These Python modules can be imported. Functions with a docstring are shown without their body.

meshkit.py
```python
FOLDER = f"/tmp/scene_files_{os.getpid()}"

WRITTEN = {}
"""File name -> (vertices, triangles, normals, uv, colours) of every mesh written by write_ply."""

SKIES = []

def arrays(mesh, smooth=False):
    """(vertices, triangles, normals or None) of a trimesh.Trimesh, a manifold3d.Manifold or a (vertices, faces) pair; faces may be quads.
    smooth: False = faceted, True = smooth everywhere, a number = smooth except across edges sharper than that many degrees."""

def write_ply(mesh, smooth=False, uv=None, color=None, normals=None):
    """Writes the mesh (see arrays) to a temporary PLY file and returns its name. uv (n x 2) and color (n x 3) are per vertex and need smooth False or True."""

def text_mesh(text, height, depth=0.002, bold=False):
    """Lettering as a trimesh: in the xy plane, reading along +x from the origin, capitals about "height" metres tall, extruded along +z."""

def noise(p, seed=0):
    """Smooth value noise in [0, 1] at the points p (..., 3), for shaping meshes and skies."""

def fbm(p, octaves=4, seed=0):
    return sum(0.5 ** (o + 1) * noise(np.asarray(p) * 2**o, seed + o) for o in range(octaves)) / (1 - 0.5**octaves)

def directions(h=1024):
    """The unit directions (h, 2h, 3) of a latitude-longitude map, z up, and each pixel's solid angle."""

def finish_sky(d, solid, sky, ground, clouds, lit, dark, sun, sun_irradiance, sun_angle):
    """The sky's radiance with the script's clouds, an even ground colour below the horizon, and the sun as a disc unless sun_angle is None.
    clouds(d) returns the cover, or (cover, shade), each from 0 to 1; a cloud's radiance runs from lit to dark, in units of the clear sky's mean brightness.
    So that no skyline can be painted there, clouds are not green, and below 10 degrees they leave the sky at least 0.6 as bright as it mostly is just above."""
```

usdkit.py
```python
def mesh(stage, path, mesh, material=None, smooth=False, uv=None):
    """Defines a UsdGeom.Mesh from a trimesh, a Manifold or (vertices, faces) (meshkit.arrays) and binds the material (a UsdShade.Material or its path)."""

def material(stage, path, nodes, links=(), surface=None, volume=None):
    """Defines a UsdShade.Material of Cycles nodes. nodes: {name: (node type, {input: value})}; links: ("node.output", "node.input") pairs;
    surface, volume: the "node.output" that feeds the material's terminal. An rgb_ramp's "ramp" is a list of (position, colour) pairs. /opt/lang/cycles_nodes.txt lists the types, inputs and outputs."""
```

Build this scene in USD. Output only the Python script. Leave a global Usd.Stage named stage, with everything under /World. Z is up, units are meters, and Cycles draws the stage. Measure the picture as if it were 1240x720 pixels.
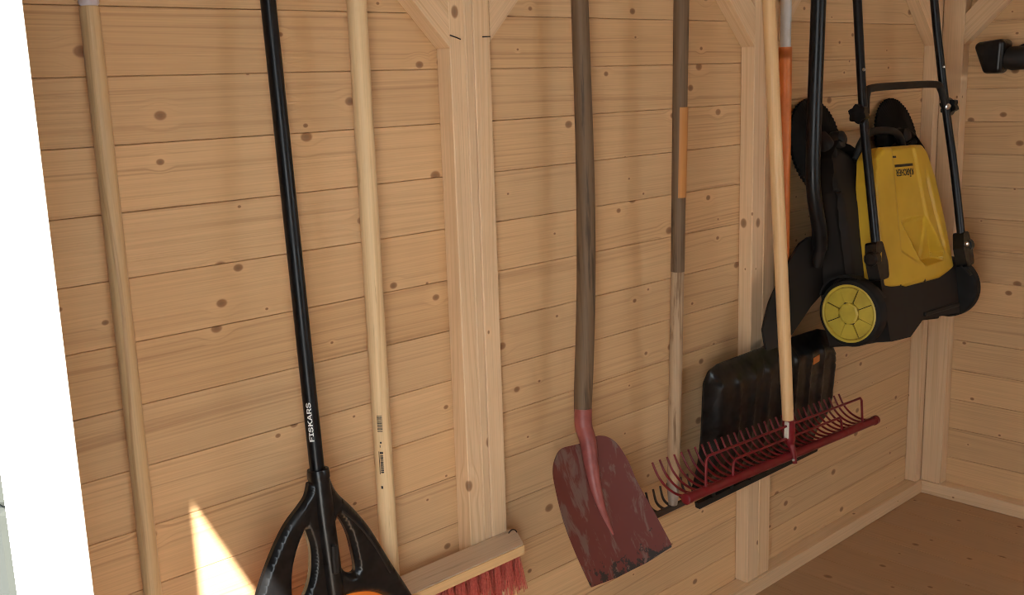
import math, random
import numpy as np, trimesh, shapely
from shapely.geometry import Polygon, Point, LineString
from manifold3d import Manifold, CrossSection, FillRule
from pxr import Usd, UsdGeom, UsdLux, UsdShade, Gf, Sdf, Vt
import usdkit, meshkit

stage = Usd.Stage.CreateInMemory()
UsdGeom.SetStageUpAxis(stage, UsdGeom.Tokens.z)
UsdGeom.Xform.Define(stage, '/World')
rng = random.Random(7)
A = lambda *v: np.array(v, float)
def unit(v): return np.asarray(v, float) / np.linalg.norm(v)

# ------------------------------------------------------------------ camera, light, exposure
YAW, PITCH, ROLL = 0.8143026, -0.2033191, -0.0324232
CAM = A(0.0, -1.4729, 1.33966)
cam = UsdGeom.Camera.Define(stage, '/World/camera')
cam.CreateHorizontalApertureAttr(36.0)
cam.CreateFocalLengthAttr(36.0 * 1281.108 / 1240)
cam.CreateClippingRangeAttr((0.02, 200.0))
cam.CreateExposureAttr(-0.6)
fw = A(math.cos(YAW) * math.cos(PITCH), math.sin(YAW) * math.cos(PITCH), math.sin(PITCH))
r0 = A(math.sin(YAW), -math.cos(YAW), 0); u0 = np.cross(r0, fw)
rt = r0 * math.cos(ROLL) + u0 * math.sin(ROLL); up = -r0 * math.sin(ROLL) + u0 * math.cos(ROLL)
cam.AddTransformOp().Set(Gf.Matrix4d(*[float(x) for x in (*rt, 0, *up, 0, *(-fw), 0, *CAM, 1)]))

SUN = unit(A(0.539, 1.0, -1.088))                       # travel direction of the sunlight
sun = UsdLux.DistantLight.Define(stage, '/World/sun')
sun.CreateIntensityAttr(10.0); sun.CreateNormalizeAttr(True); sun.CreateAngleAttr(0.6); sun.CreateColorAttr(Gf.Vec3f(1.0, 0.95, 0.87))
z = -SUN; x = unit(np.cross(A(0, 0, 1), z)); y = np.cross(z, x)
sun.AddTransformOp().Set(Gf.Matrix4d(*[float(k) for k in (*x, 0, *y, 0, *z, 0, 0, 0, 0, 1)]))
sky = UsdLux.DomeLight.Define(stage, '/World/sky')
sky.CreateIntensityAttr(4.0); sky.CreateColorAttr(Gf.Vec3f(0.86, 0.94, 1.0))

# ------------------------------------------------------------------ materials
LK = '/World/Looks/'
def wood(name, base, late, knot=(0.115, 0.048, 0.02), knots=1.0, freq=100.0, contrast=0.66, rough=0.5, dirt=None, dirt_amt=0.0, nl=0.75, na=6.5, amp=8.0):
    """Sawn softwood. Reads the primvar gc = (along the grain, across, -) in metres."""
    n = {
        'a': ('attribute', {'attribute': 'gc'}), 's': ('separate_xyz', {}),
        'kv': ('vector_math', {'math_type': 'multiply', 'vector2': (7.2, 10.0, 0.0)}),
        'vo': ('voronoi_texture', {'dimensions': '2D', 'feature': 'f1', 'scale': 1.0, 'randomness': 1.0}),
        'vc': ('separate_color', {}),
        'gate': ('math', {'math_type': 'greater_than', 'value2': 1.0 - 0.72 * knots}),
        'kg': ('math', {'math_type': 'power', 'value2': 2.2}), 'kr': ('math', {'math_type': 'multiply_add', 'value2': 0.075, 'value3': 0.022}),
        'kr2': ('math', {'math_type': 'multiply_add', 'value3': 0.0001}),
        'kd': ('math', {'math_type': 'divide'}),
        'core': ('map_range', {'range_type': 'smoothstep', 'from_min': 1.15, 'from_max': 0.7, 'to_min': 0.0, 'to_max': 1.0, 'clamp': True}),
        'eye': ('map_range', {'range_type': 'smoothstep', 'from_min': 0.15, 'from_max': 0.8, 'to_min': 0.55, 'to_max': 1.0, 'clamp': True}),
        'halo': ('map_range', {'range_type': 'smoothstep', 'from_min': 4.2, 'from_max': 0.9, 'to_min': 0.0, 'to_max': 1.0, 'clamp': True}),
        'n1v': ('vector_math', {'math_type': 'multiply', 'vector2': (nl, na, 1.0)}),
        'n1': ('noise_texture', {'dimensions': '3D', 'scale': 1.0, 'detail': 1.0, 'roughness': 0.35}),
        'f1': ('math', {'math_type': 'multiply', 'value2': freq}),
        'f2': ('math', {'math_type': 'multiply_add', 'value2': amp}),
        'dv_': ('vector_math', {'math_type': 'subtract'}), 'ds': ('separate_xyz', {}), 'dy': ('math', {'math_type': 'multiply', 'value2': -0.09 * freq}), 'f3': ('math', {'math_type': 'multiply_add'}),
        'f4': ('combine_xyz', {}),
        'lx': ('math', {'math_type': 'multiply', 'value2': 0.45}),
        'sn': ('noise_texture', {'dimensions': '2D', 'scale': 1.7, 'detail': 1.5, 'roughness': 0.55}),
        'pw': ('map_range', {'range_type': 'smoothstep', 'from_min': 0.47, 'from_max': 0.74, 'to_min': 0.0, 'to_max': 1.0, 'clamp': True}),
        'n2v': ('vector_math', {'math_type': 'multiply', 'vector2': (1.3, 20.0, 1.0)}),
        'n2': ('noise_texture', {'scale': 1.0, 'detail': 1.0}),
        'n2r': ('map_range', {'range_type': 'smoothstep', 'from_min': 0.36, 'from_max': 0.66, 'to_min': 0.12 * contrast, 'to_max': contrast, 'clamp': True}),
        'rf': ('math', {'math_type': 'multiply'}),
        'fiv': ('vector_math', {'math_type': 'multiply', 'vector2': (5.0, 520.0, 300.0)}),
        'fi': ('noise_texture', {'scale': 1.0, 'detail': 1.0}),
        'fir': ('map_range', {'from_min': 0.25, 'from_max': 0.75, 'to_min': 0.9, 'to_max': 1.07, 'clamp': True}),
        'ton': ('attribute', {'attribute': 'tone'}),
        'c1': ('mix', {'color1': base, 'color2': late}),
        'c2': ('mix', {'mix_type': 'multiply', 'fac': 1.0}),
        'c3': ('mix', {'mix_type': 'multiply', 'fac': 1.0}),
        'hl': ('math', {'math_type': 'multiply', 'value2': 0.16}),
        'c4': ('mix', {'color2': tuple(min(1, 1.25 * b) for b in base)}),
        'kc': ('mix', {'mix_type': 'multiply', 'fac': 1.0, 'color1': tuple(2.0 * k for k in knot)}),
        'cf': ('math', {'math_type': 'multiply', 'value2': 0.76}),
        'c5': ('mix', {}),
        'bh': ('math', {'math_type': 'multiply_add', 'value2': 0.5}),
        'bp': ('bump', {'strength': 0.25, 'distance': 0.0012}),
        'p': ('principled_bsdf', {'roughness': rough, 'specular_ior_level': 0.28}),
    }
    l = [('a.vector', 's.vector'), ('a.vector', 'kv.vector1'), ('kv.vector', 'vo.vector'), ('vo.color', 'vc.color'), ('vc.r', 'gate.value1'),
         ('vc.g', 'kg.value1'), ('kg.value', 'kr.value1'), ('kr.value', 'kr2.value1'), ('gate.value', 'kr2.value2'), ('vo.distance', 'kd.value1'), ('kr2.value', 'kd.value2'),
         ('kd.value', 'core.value'), ('kd.value', 'eye.value'), ('kd.value', 'halo.value'),
         ('a.vector', 'n1v.vector1'), ('n1v.vector', 'n1.vector'), ('s.y', 'f1.value1'), ('n1.fac', 'f2.value1'), ('f1.value', 'f2.value3'),
         ('kv.vector', 'dv_.vector1'), ('vo.position', 'dv_.vector2'), ('dv_.vector', 'ds.vector'), ('ds.y', 'dy.value1'), ('halo.result', 'f3.value1'), ('dy.value', 'f3.value2'), ('f2.value', 'f3.value3'), ('f3.value', 'f4.x'), ('s.x', 'lx.value1'), ('lx.value', 'f4.y'), ('f4.vector', 'sn.vector'), ('sn.fac', 'pw.value'),
         ('a.vector', 'n2v.vector1'), ('n2v.vector', 'n2.vector'), ('n2.fac', 'n2r.value'), ('pw.result', 'rf.value1'), ('n2r.result', 'rf.value2'),
         ('a.vector', 'fiv.vector1'), ('fiv.vector', 'fi.vector'), ('fi.fac', 'fir.value'),
         ('rf.value', 'c1.fac'), ('c1.color', 'c2.color1'), ('fir.result', 'c2.color2'), ('c2.color', 'c3.color1'), ('ton.color', 'c3.color2'),
         ('halo.result', 'hl.value1'), ('hl.value', 'c4.fac'), ('c3.color', 'c4.color1'), ('eye.result', 'kc.color2'),
         ('core.result', 'cf.value1'), ('cf.value', 'c5.fac'), ('c4.color', 'c5.color1'), ('kc.color', 'c5.color2'),
         ('pw.result', 'bh.value1'), ('fi.fac', 'bh.value3'), ('bh.value', 'bp.height'), ('bp.normal', 'p.normal')]
    last = 'c5.color'
    if dirt is not None:
        n['dv'] = ('vector_math', {'math_type': 'multiply', 'vector2': (5.0, 70.0, 1.0)})
        n['dn'] = ('noise_texture', {'scale': 1.0, 'detail': 5.0, 'roughness': 0.62})
        n['dr'] = ('map_range', {'range_type': 'smoothstep', 'from_min': 0.62 - 0.4 * dirt_amt, 'from_max': 0.72 - 0.25 * dirt_amt, 'to_min': 0.0, 'to_max': 0.95, 'clamp': True})
        n['dm'] = ('mix', {'color2': dirt})
        l += [('a.vector', 'dv.vector1'), ('dv.vector', 'dn.vector'), ('dn.fac', 'dr.value'), ('dr.result', 'dm.fac'), (last, 'dm.color1')]
        last = 'dm.color'
    l.append((last, 'p.base_color'))
    return usdkit.material(stage, LK + name, n, l, surface='p.BSDF')

def plain(name, col, rough=0.45, metal=0.0, spec=0.5, var=0.25, scale=18.0, bump=0.0, bscale=400.0, col2=None, coat=0.0):
    col2 = col2 or tuple(c * (1 - var) for c in col)
    n = {'g': ('texture_coordinate', {}), 'n': ('noise_texture', {'scale': scale, 'detail': 5.0, 'roughness': 0.6}),
         'r': ('rgb_ramp', {'ramp': [(0.35, col), (0.68, col2)]}),
         'rr': ('map_range', {'from_min': 0.3, 'from_max': 0.7, 'to_min': max(0.05, rough - 0.08), 'to_max': rough + 0.1, 'clamp': True}),
         'p': ('principled_bsdf', {'metallic': metal, 'specular_ior_level': spec, 'coat_weight': coat})}
    l = [('g.object', 'n.vector'), ('n.fac', 'r.fac'), ('r.color', 'p.base_color'), ('n.fac', 'rr.value'), ('rr.result', 'p.roughness')]
    if bump:
        n['bn'] = ('noise_texture', {'scale': bscale, 'detail': 2.0}); n['b'] = ('bump', {'strength': bump, 'distance': 0.001})
        l += [('g.object', 'bn.vector'), ('bn.fac', 'b.height'), ('b.normal', 'p.normal')]
    return usdkit.material(stage, LK + name, n, l, surface='p.BSDF')

SPR = (0.635, 0.405, 0.208)
M = {}
M['wall'] = wood('spruce_wall', SPR, (0.42, 0.24, 0.115))
M['stud'] = wood('spruce_stud', (0.71, 0.49, 0.29), (0.52, 0.31, 0.15), knots=0.45, contrast=0.42, freq=60)
M['floor'] = wood('spruce_floor', (0.44, 0.26, 0.135), (0.31, 0.19, 0.09), knots=0.9, contrast=0.4)
M['pine_pole'] = wood('pine_pole', (0.60, 0.41, 0.215), (0.40, 0.235, 0.11), knots=0.0, freq=110, contrast=0.85, rough=0.4, nl=2.6, na=14, amp=5)
M['ash_pole'] = wood('ash_pole', (0.70, 0.50, 0.28), (0.52, 0.33, 0.16), knots=0.0, freq=90, contrast=0.6, dirt=(0.42, 0.28, 0.14), dirt_amt=0.08, nl=2.6, na=14, amp=5)
M['pale_pole'] = wood('pale_pole', (0.70, 0.45, 0.22), (0.58, 0.34, 0.15), knots=0.0, freq=90, contrast=0.3, rough=0.35)
M['old_pole'] = wood('old_pole', (0.155, 0.098, 0.055), (0.095, 0.056, 0.03), knots=0.0, freq=120, contrast=0.6, rough=0.6, dirt=(0.062, 0.038, 0.022), dirt_amt=0.25)
M['worn_pole'] = wood('worn_pole', (0.42, 0.29, 0.175), (0.28, 0.175, 0.10), knots=0.0, freq=120, contrast=0.7, rough=0.6, dirt=(0.17, 0.095, 0.045), dirt_amt=0.28)
M['raw_wood'] = wood('raw_wood', (0.46, 0.20, 0.055), (0.36, 0.14, 0.04), knots=0.0, freq=150, contrast=0.5)
M['block'] = wood('block_wood', (0.62, 0.48, 0.34), (0.48, 0.35, 0.23), knots=0.0, freq=90, contrast=0.5, dirt=(0.42, 0.32, 0.22), dirt_amt=0.15)
M['block_fresh'] = wood('block_fresh', (0.66, 0.42, 0.20), (0.55, 0.33, 0.14), knots=0.0, contrast=0.4)
M['black'] = plain('black_plastic', (0.008, 0.008, 0.0085), 0.28, spec=0.4, var=0.4, bump=0.05)
M['black_tube'] = plain('black_tube', (0.006, 0.006, 0.007), 0.34, spec=0.3, var=0.3)
M['char'] = plain('charcoal_plastic', (0.012, 0.011, 0.010), 0.55, spec=0.25, col2=(0.018, 0.015, 0.013), scale=9)
M['dusty'] = plain('dusty_plastic', (0.012, 0.0105, 0.010), 0.62, spec=0.25, col2=(0.024, 0.018, 0.014), scale=7)
M['rubber'] = plain('rubber', (0.010, 0.0095, 0.009), 0.75, spec=0.25)
M['bristle_black'] = plain('brush_bristle', (0.006, 0.006, 0.006), 0.8, spec=0.15)
M['yellow'] = plain('yellow_plastic', (0.62, 0.385, 0.03), 0.4, col2=(0.53, 0.32, 0.027), scale=6)
M['yellow_wheel'] = plain('yellow_wheel', (0.55, 0.42, 0.05), 0.5, col2=(0.38, 0.28, 0.035), scale=14)
M['print'] = plain('black_print', (0.02, 0.012, 0.008), 0.5)
M['chrome'] = plain('bolt_metal', (0.7, 0.7, 0.68), 0.25, metal=1.0)
M['white_print'] = plain('white_print', (0.75, 0.75, 0.73), 0.5)
M['orange'] = plain('orange_plastic', (0.80, 0.22, 0.025), 0.4, col2=(0.72, 0.19, 0.02))
M['grip'] = plain('orange_grip', (0.72, 0.20, 0.035), 0.45)
M['alu'] = plain('grey_shaft', (0.56, 0.53, 0.50), 0.35, var=0.15)
M['worn_metal'] = plain('worn_metal', (0.36, 0.30, 0.25), 0.5, metal=0.2)
M['lilac'] = plain('pale_collar', (0.62, 0.55, 0.58), 0.5)
M['red'] = plain('red_enamel', (0.17, 0.007, 0.012), 0.36, col2=(0.125, 0.005, 0.009), spec=0.4, scale=20)
M['iron'] = plain('old_iron', (0.035, 0.024, 0.018), 0.55, metal=0.3, col2=(0.06, 0.038, 0.025), scale=60)
M['bristle_red'] = plain('red_bristle', (0.66, 0.17, 0.125), 0.45, col2=(0.5, 0.09, 0.065), scale=200)
M['white'] = plain('white_paint', (0.82, 0.82, 0.80), 0.5, var=0.04)
M['sage'] = plain('sage_paint', (0.042, 0.044, 0.038), 0.8, spec=0.05, var=0.08, scale=5)
M['paving'] = plain('pale_paving', (0.60, 0.58, 0.54), 0.8, var=0.2, scale=3)
M['glass'] = usdkit.material(stage, LK + 'window_glass', {'f': ('fresnel', {'IOR': 1.5}), 't': ('transparent_bsdf', {'color': (0.96, 0.97, 0.96)}), 'g': ('glossy_bsdf', {'roughness': 0.0, 'color': (1, 1, 1)}), 'm': ('mix_closure', {})},
    [('f.fac', 'm.fac'), ('t.BSDF', 'm.closure1'), ('g.BSDF', 'm.closure2')], surface='m.closure')
M['staple'] = plain('dark_steel', (0.02, 0.016, 0.012), 0.5)
M['sticker'] = plain('orange_sticker', (0.60, 0.17, 0.03), 0.45)
M['paint_drop'] = plain('cream_paint', (0.62, 0.58, 0.48), 0.5)

# shovel: red paint worn down to greyish steel in blotches, black rust towards the cutting edge (along local -y of the gc primvar)
n = {'a': ('attribute', {'attribute': 'gc'}), 's': ('separate_xyz', {}),
     'n1v': ('vector_math', {'math_type': 'multiply', 'vector2': (26.0, 9.0, 20.0)}),
     'n1': ('noise_texture', {'scale': 1.0, 'detail': 6.0, 'roughness': 0.7, 'distortion': 0.5}),
     'm1': ('map_range', {'range_type': 'smoothstep', 'from_min': 0.51, 'from_max': 0.60, 'to_min': 0.0, 'to_max': 0.7, 'clamp': True}),
     'n2': ('noise_texture', {'scale': 48.0, 'detail': 6.0, 'roughness': 0.7}),
     'e1': ('map_range', {'from_min': 0.19, 'from_max': 0.285, 'to_min': 0.0, 'to_max': 0.27, 'clamp': True}),
     'e2': ('math', {'math_type': 'add'}),
     'm2': ('map_range', {'range_type': 'smoothstep', 'from_min': 0.735, 'from_max': 0.775, 'to_min': 0.0, 'to_max': 1.0, 'clamp': True}),
     'c1': ('mix', {'color1': (0.125, 0.024, 0.018), 'color2': (0.17, 0.115, 0.09)}),
     'c2': ('mix', {'color2': (0.022, 0.015, 0.012)}),
     'b': ('bump', {'strength': 0.3, 'distance': 0.001}),
     'p': ('principled_bsdf', {'roughness': 0.52, 'specular_ior_level': 0.4})}
M['worn_red'] = usdkit.material(stage, LK + 'worn_red_steel', n, [
    ('a.vector', 's.vector'), ('a.vector', 'n1v.vector1'), ('n1v.vector', 'n1.vector'), ('n1.fac', 'm1.value'), ('a.vector', 'n2.vector'), ('s.y', 'e1.value'), ('e1.result', 'e2.value1'),
    ('n2.fac', 'e2.value2'), ('e2.value', 'm2.value'), ('m1.result', 'c1.fac'), ('c1.color', 'c2.color1'), ('m2.result', 'c2.fac'), ('c2.color', 'p.base_color'),
    ('n2.fac', 'b.height'), ('b.normal', 'p.normal')], surface='p.BSDF')
M['socket_red'] = plain('socket_red', (0.33, 0.085, 0.068), 0.45, col2=(0.15, 0.03, 0.026), scale=14)

# ------------------------------------------------------------------ helpers
used = {}
def numbered(parent, name):
    k = used.get((parent, name), -1) + 1; used[(parent, name)] = k
    return name if k == 0 else f'{name}_{k:03d}'
class Node:
    def __init__(s, path, origin): s.path, s.origin = path, np.asarray(origin, float)
def setdata(prim, label=None, cat=None, group=None, kind=None):
    for k, v in (('label', label), ('category', cat), ('group', group), ('kind', kind)):
        if v: prim.SetCustomDataByKey(k, v)
def thing(name, label, cat, base=(0, 0, 0), group=None, kind=None):
    p = '/World/' + numbered('/World', name)
    x = UsdGeom.Xform.Define(stage, p); x.AddTranslateOp().Set(Gf.Vec3d(*map(float, base)))
    setdata(x.GetPrim(), label, cat, group, kind)
    return Node(p, base)
def cat_mesh(ms):
    vs, fs, n = [], [], 0
    for m in ms:
        v, f, _ = meshkit.arrays(m); vs.append(v); fs.append(f + n); n += len(v)
    return np.vstack(vs), np.vstack(fs)
def part(parent, name, mesh, mat, smooth=False, gc=None, tone=None, label=None, kind=None):
    """ONE mesh under parent; mesh vertices in world coordinates. gc: a function of the vertices, or an array, giving the grain coordinates."""
    if isinstance(mesh, list): mesh = cat_mesh(mesh)
    v, f, nn = meshkit.arrays(mesh, smooth)
    path = parent.path + '/' + numbered(parent.path, name)
    g = gc(v) if callable(gc) else gc
    m = usdkit.mesh(stage, path, (v - parent.origin, f), M[mat] if isinstance(mat, str) else mat, smooth=False)
    if nn is not None:
        m.CreateNormalsAttr(Vt.Vec3fArray.FromNumpy(nn.astype(np.float32))); m.SetNormalsInterpolation('vertex')
    if g is not None:
        UsdGeom.PrimvarsAPI(m).CreatePrimvar('gc', Sdf.ValueTypeNames.Float3Array, 'vertex').Set(Vt.Vec3fArray.FromNumpy(np.asarray(g, np.float32)))
        t = np.ones(3) if tone is None else np.broadcast_to(tone, 3)
        UsdGeom.PrimvarsAPI(m).CreatePrimvar('tone', Sdf.ValueTypeNames.Color3fArray, 'vertex').Set(Vt.Vec3fArray.FromNumpy(np.tile(t, (len(v), 1)).astype(np.float32)))
    setdata(m.GetPrim(), label, None, None, kind)
    return Node(path, parent.origin)
def cbox(lo, hi, c=0.002):
    """Chamfered box."""
    lo, hi = np.minimum(lo, hi).astype(float), np.maximum(lo, hi).astype(float)
    pts = []
    for s in np.ndindex(2, 2, 2):
        p = np.where(np.array(s) == 1, hi, lo); d = np.where(np.array(s) == 1, -c, c)
        for k in range(3):
            q = p + d; q[k] = p[k]; pts.append(q)
    return trimesh.convex.convex_hull(np.array(pts))
def grain(axis, seed):
    r = random.Random(seed); o1, o2, o3 = r.uniform(0, 60), r.uniform(0, 60), r.uniform(0, 30)
    oth = [k for k in range(3) if k != axis]
    return lambda v: np.stack([v[:, axis] + o1, v[:, oth[0]] + v[:, oth[1]] + o2, np.full(len(v), o3)], 1)
def tone(seed, amt=0.07):
    r = random.Random(seed); b = 1 + r.uniform(-amt, amt); w = r.uniform(-0.35, 0.35) * amt
    return A(b * (1 + w), b, b * (1 - 1.4 * w))
seed_n = [100]
def board(parent, lo, hi, axis, mat='wall', c=0.0009, name='board', amt=0.07, label=None):
    seed_n[0] += 1
    return part(parent, name, cbox(lo, hi, c), mat, gc=grain(axis, seed_n[0]), tone=tone(seed_n[0], amt), label=label)
def frames(P):
    P = np.asarray(P, float); T = np.gradient(P, axis=0); T /= np.linalg.norm(T, axis=1)[:, None]
    n0 = np.cross(T[0], [0, 0, 1.0]); n0 = np.cross(T[0], [1.0, 0, 0]) if np.linalg.norm(n0) < 0.2 else n0
    N = [unit(n0)]
    for k in range(1, len(P)):
        q = N[-1] - T[k] * (N[-1] @ T[k]); N.append(unit(q))
    N = np.array(N); return T, N, np.cross(T, N)
def tube(P, r, n=16, caps=True, gcs=None):
    P = np.asarray(P, float); r = np.broadcast_to(r, len(P)); T, N, B = frames(P)
    a = np.linspace(0, 2 * np.pi, n, endpoint=False)
    V = (P[:, None] + r[:, None, None] * (np.cos(a)[None, :, None] * N[:, None] + np.sin(a)[None, :, None] * B[:, None])).reshape(-1, 3)
    F = []
    for i in range(len(P) - 1):
        for j in range(n):
            j2 = (j + 1) % n; F += [[i * n + j, i * n + j2, (i + 1) * n + j2], [i * n + j, (i + 1) * n + j2, (i + 1) * n + j]]
    if caps:
        m = len(V); V = np.vstack([V, P[0], P[-1]])
        for j in range(n):
            j2 = (j + 1) % n; F += [[m, j2, j], [m + 1, (len(P) - 1) * n + j, (len(P) - 1) * n + j2]]
    return V, np.array(F)
def tube_open_gc(seed):
    r = random.Random(seed); o = [r.uniform(0, 50) for _ in range(3)]
    def g(v):   # along z, across = x - y (a flat-sawn log pattern on a round pole)
        return np.stack([v[:, 2] + o[0], 0.9 * v[:, 0] - 0.5 * v[:, 1] + o[1], np.full(len(v), o[2])], 1)
    return g
def smooth_path(P, m=6):
    """Catmull-Rom through P."""
    P = np.asarray(P, float); Q = np.vstack([2 * P[0] - P[1], P, 2 * P[-1] - P[-2]]); out = []
    for i in range(1, len(Q) - 2):
        for t in np.linspace(0, 1, m, endpoint=False):
            a, b, c, d = Q[i - 1], Q[i], Q[i + 1], Q[i + 2]
            out.append(0.5 * (2 * b + (c - a) * t + (2 * a - 5 * b + 4 * c - d) * t * t + (3 * b - a - 3 * c + d) * t ** 3))
    out.append(P[-1]); return np.array(out)
def lathe(prof, origin, axis, n=32):
    """Revolve (radius, height) points about axis from origin."""
    prof = np.asarray(prof, float); ax = unit(axis); e = unit(np.cross(ax, [0, 0, 1.0] if abs(ax[2]) < 0.9 else [1.0, 0, 0])); g = np.cross(ax, e)
    a = np.linspace(0, 2 * np.pi, n, endpoint=False); V = []
    for r, h in prof: V.append(np.asarray(origin) + ax * h + r * (np.cos(a)[:, None] * e + np.sin(a)[:, None] * g))
    V = np.vstack(V); F = []
    for i in range(len(prof) - 1):
        for j in range(n):
            j2 = (j + 1) % n; F += [[i * n + j, i * n + j2, (i + 1) * n + j2], [i * n + j, (i + 1) * n + j2, (i + 1) * n + j]]
    m = trimesh.Trimesh(V, F, process=False); m.update_faces(m.nondegenerate_faces()); return np.array(m.vertices), np.array(m.faces)
def frame(O, ex, ey, ez):
    O, R = np.asarray(O, float), np.array([ex, ey, ez], float)
    return lambda v: O + np.asarray(v) @ R
def mapm(mesh, fr):
    v, f, _ = meshkit.arrays(mesh); return fr(v), f
def prism(poly, h, z0=0.0, ref=None, warp=None):
    """Extrude a shapely polygon (holes allowed) in local xy by h along z; refine and warp."""
    poly = shapely.geometry.polygon.orient(poly.simplify(1e-5))
    cs = CrossSection([np.array(poly.exterior.coords[:-1])] + [np.array(i.coords[:-1]) for i in poly.interiors], FillRule.EvenOdd)
    m = Manifold.extrude(cs, h)
    if ref: m = m.refine_to_length(ref)
    mm = m.to_mesh(); v, f = np.array(mm.vert_properties[:, :3], float), np.array(mm.tri_verts)
    v[:, 2] += z0
    if warp is not None: v = warp(v)
    return v, f
def smoothpoly(pts, r):
    return Polygon(pts).buffer(-r, join_style=1, quad_segs=6).buffer(2 * r, join_style=1, quad_segs=6).buffer(-r, join_style=1, quad_segs=6)
def curve_poly(pts, m=5):
    P = np.asarray(pts, float); Q = smooth_path(np.column_stack([P, np.zeros(len(P))]), m)[:, :2]; return [tuple(q) for q in Q]
sst = lambda t: np.clip(t, 0, 1) ** 2 * (3 - 2 * np.clip(t, 0, 1))

# ------------------------------------------------------------------ the setting
PITCHZ, ZT = 0.095, 1.456                                # board face, height of the topmost joint in view
XR, XB, XF, YR, ZC = 3.165, 2.705, 0.20, -2.7, 2.05      # rear wall, -, inside of the front wall, right wall, ceiling
TH = 0.019
def rows(): return [(ZT - PITCHZ * (k + 1), ZT - PITCHZ * k) for k in range(-7, 16)]
wl = thing('wall_left', 'left shed wall of horizontal knotty spruce boards behind the hanging tools', 'wall', (1.7, 0, 0), kind='structure')
for x0, x1 in ((XF - 0.03, 1.262), (1.263, 2.205), (2.206, XR)):
    dz = {XF - 0.03: 0.0, 1.263: -0.0015, 2.206: 0.001}[x0]
    for z0, z1 in rows():
        board(wl, (x0, 0, max(-0.02, z0 + 0.0004 + dz)), (x1, TH, min(ZC, z1 - 0.0004 + dz)), 0)
part(wl, 'backing', cbox((XF - 0.03, TH + 0.001, -0.02), (XR + 0.03, TH + 0.03, ZC)), 'stud', gc=grain(0, 3))
wb = thing('wall_back', 'far end shed wall of horizontal knotty spruce boards', 'wall', (XR, -1.3, 0), kind='structure')
for z0, z1 in rows():
    board(wb, (XR, YR, max(-0.02, z0 + 0.0034)), (XR + TH, 0, min(ZC, z1 + 0.0026)), 1)
part(wb, 'backing', cbox((XR + TH + 0.001, YR, -0.02), (XR + TH + 0.03, 0.0, ZC)), 'stud', gc=grain(1, 4))
fl = thing('floor', 'shed floor of brown spruce boards running along the far wall', 'floor', (1.7, -1.3, 0), kind='structure')
xx = XR
while xx > XF + 0.01:
    board(fl, (max(XF, xx - 0.1114), YR, -0.03), (xx - 0.0006, 0.0, 0.004), 1, mat='floor', amt=0.06, c=0.0006); xx -= 0.112
part(fl, 'subfloor', cbox((XF, YR, -0.07), (XR, 0, -0.031)), 'floor', gc=grain(1, 5))
wr = thing('wall_right', 'right shed wall of spruce boards opposite the tools', 'wall', (1.7, YR, 0), kind='structure')
WX0, WX1, WZ0, WZ1 = 1.9, 3.08, 0.95, 1.5                    # window opening
for k, (a, b) in enumerate((((XF, -0.02), (WX0, ZC)), ((WX1, -0.02), (XR, ZC)), ((WX0 + 0.001, -0.02), (WX1 - 0.001, WZ0)), ((WX0 + 0.001, WZ1), (WX1 - 0.001, ZC)))):
    part(wr, 'panel', cbox((a[0], YR - 0.05, a[1]), (b[0], YR - 0.001, b[1])), 'wall', gc=grain(0, 6 + 40 * k))
win = thing('window_1', 'long four-pane shed window in the wall opposite the tools', 'window', ((WX0 + WX1) / 2, YR - 0.025, WZ0), kind='structure')
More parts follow.
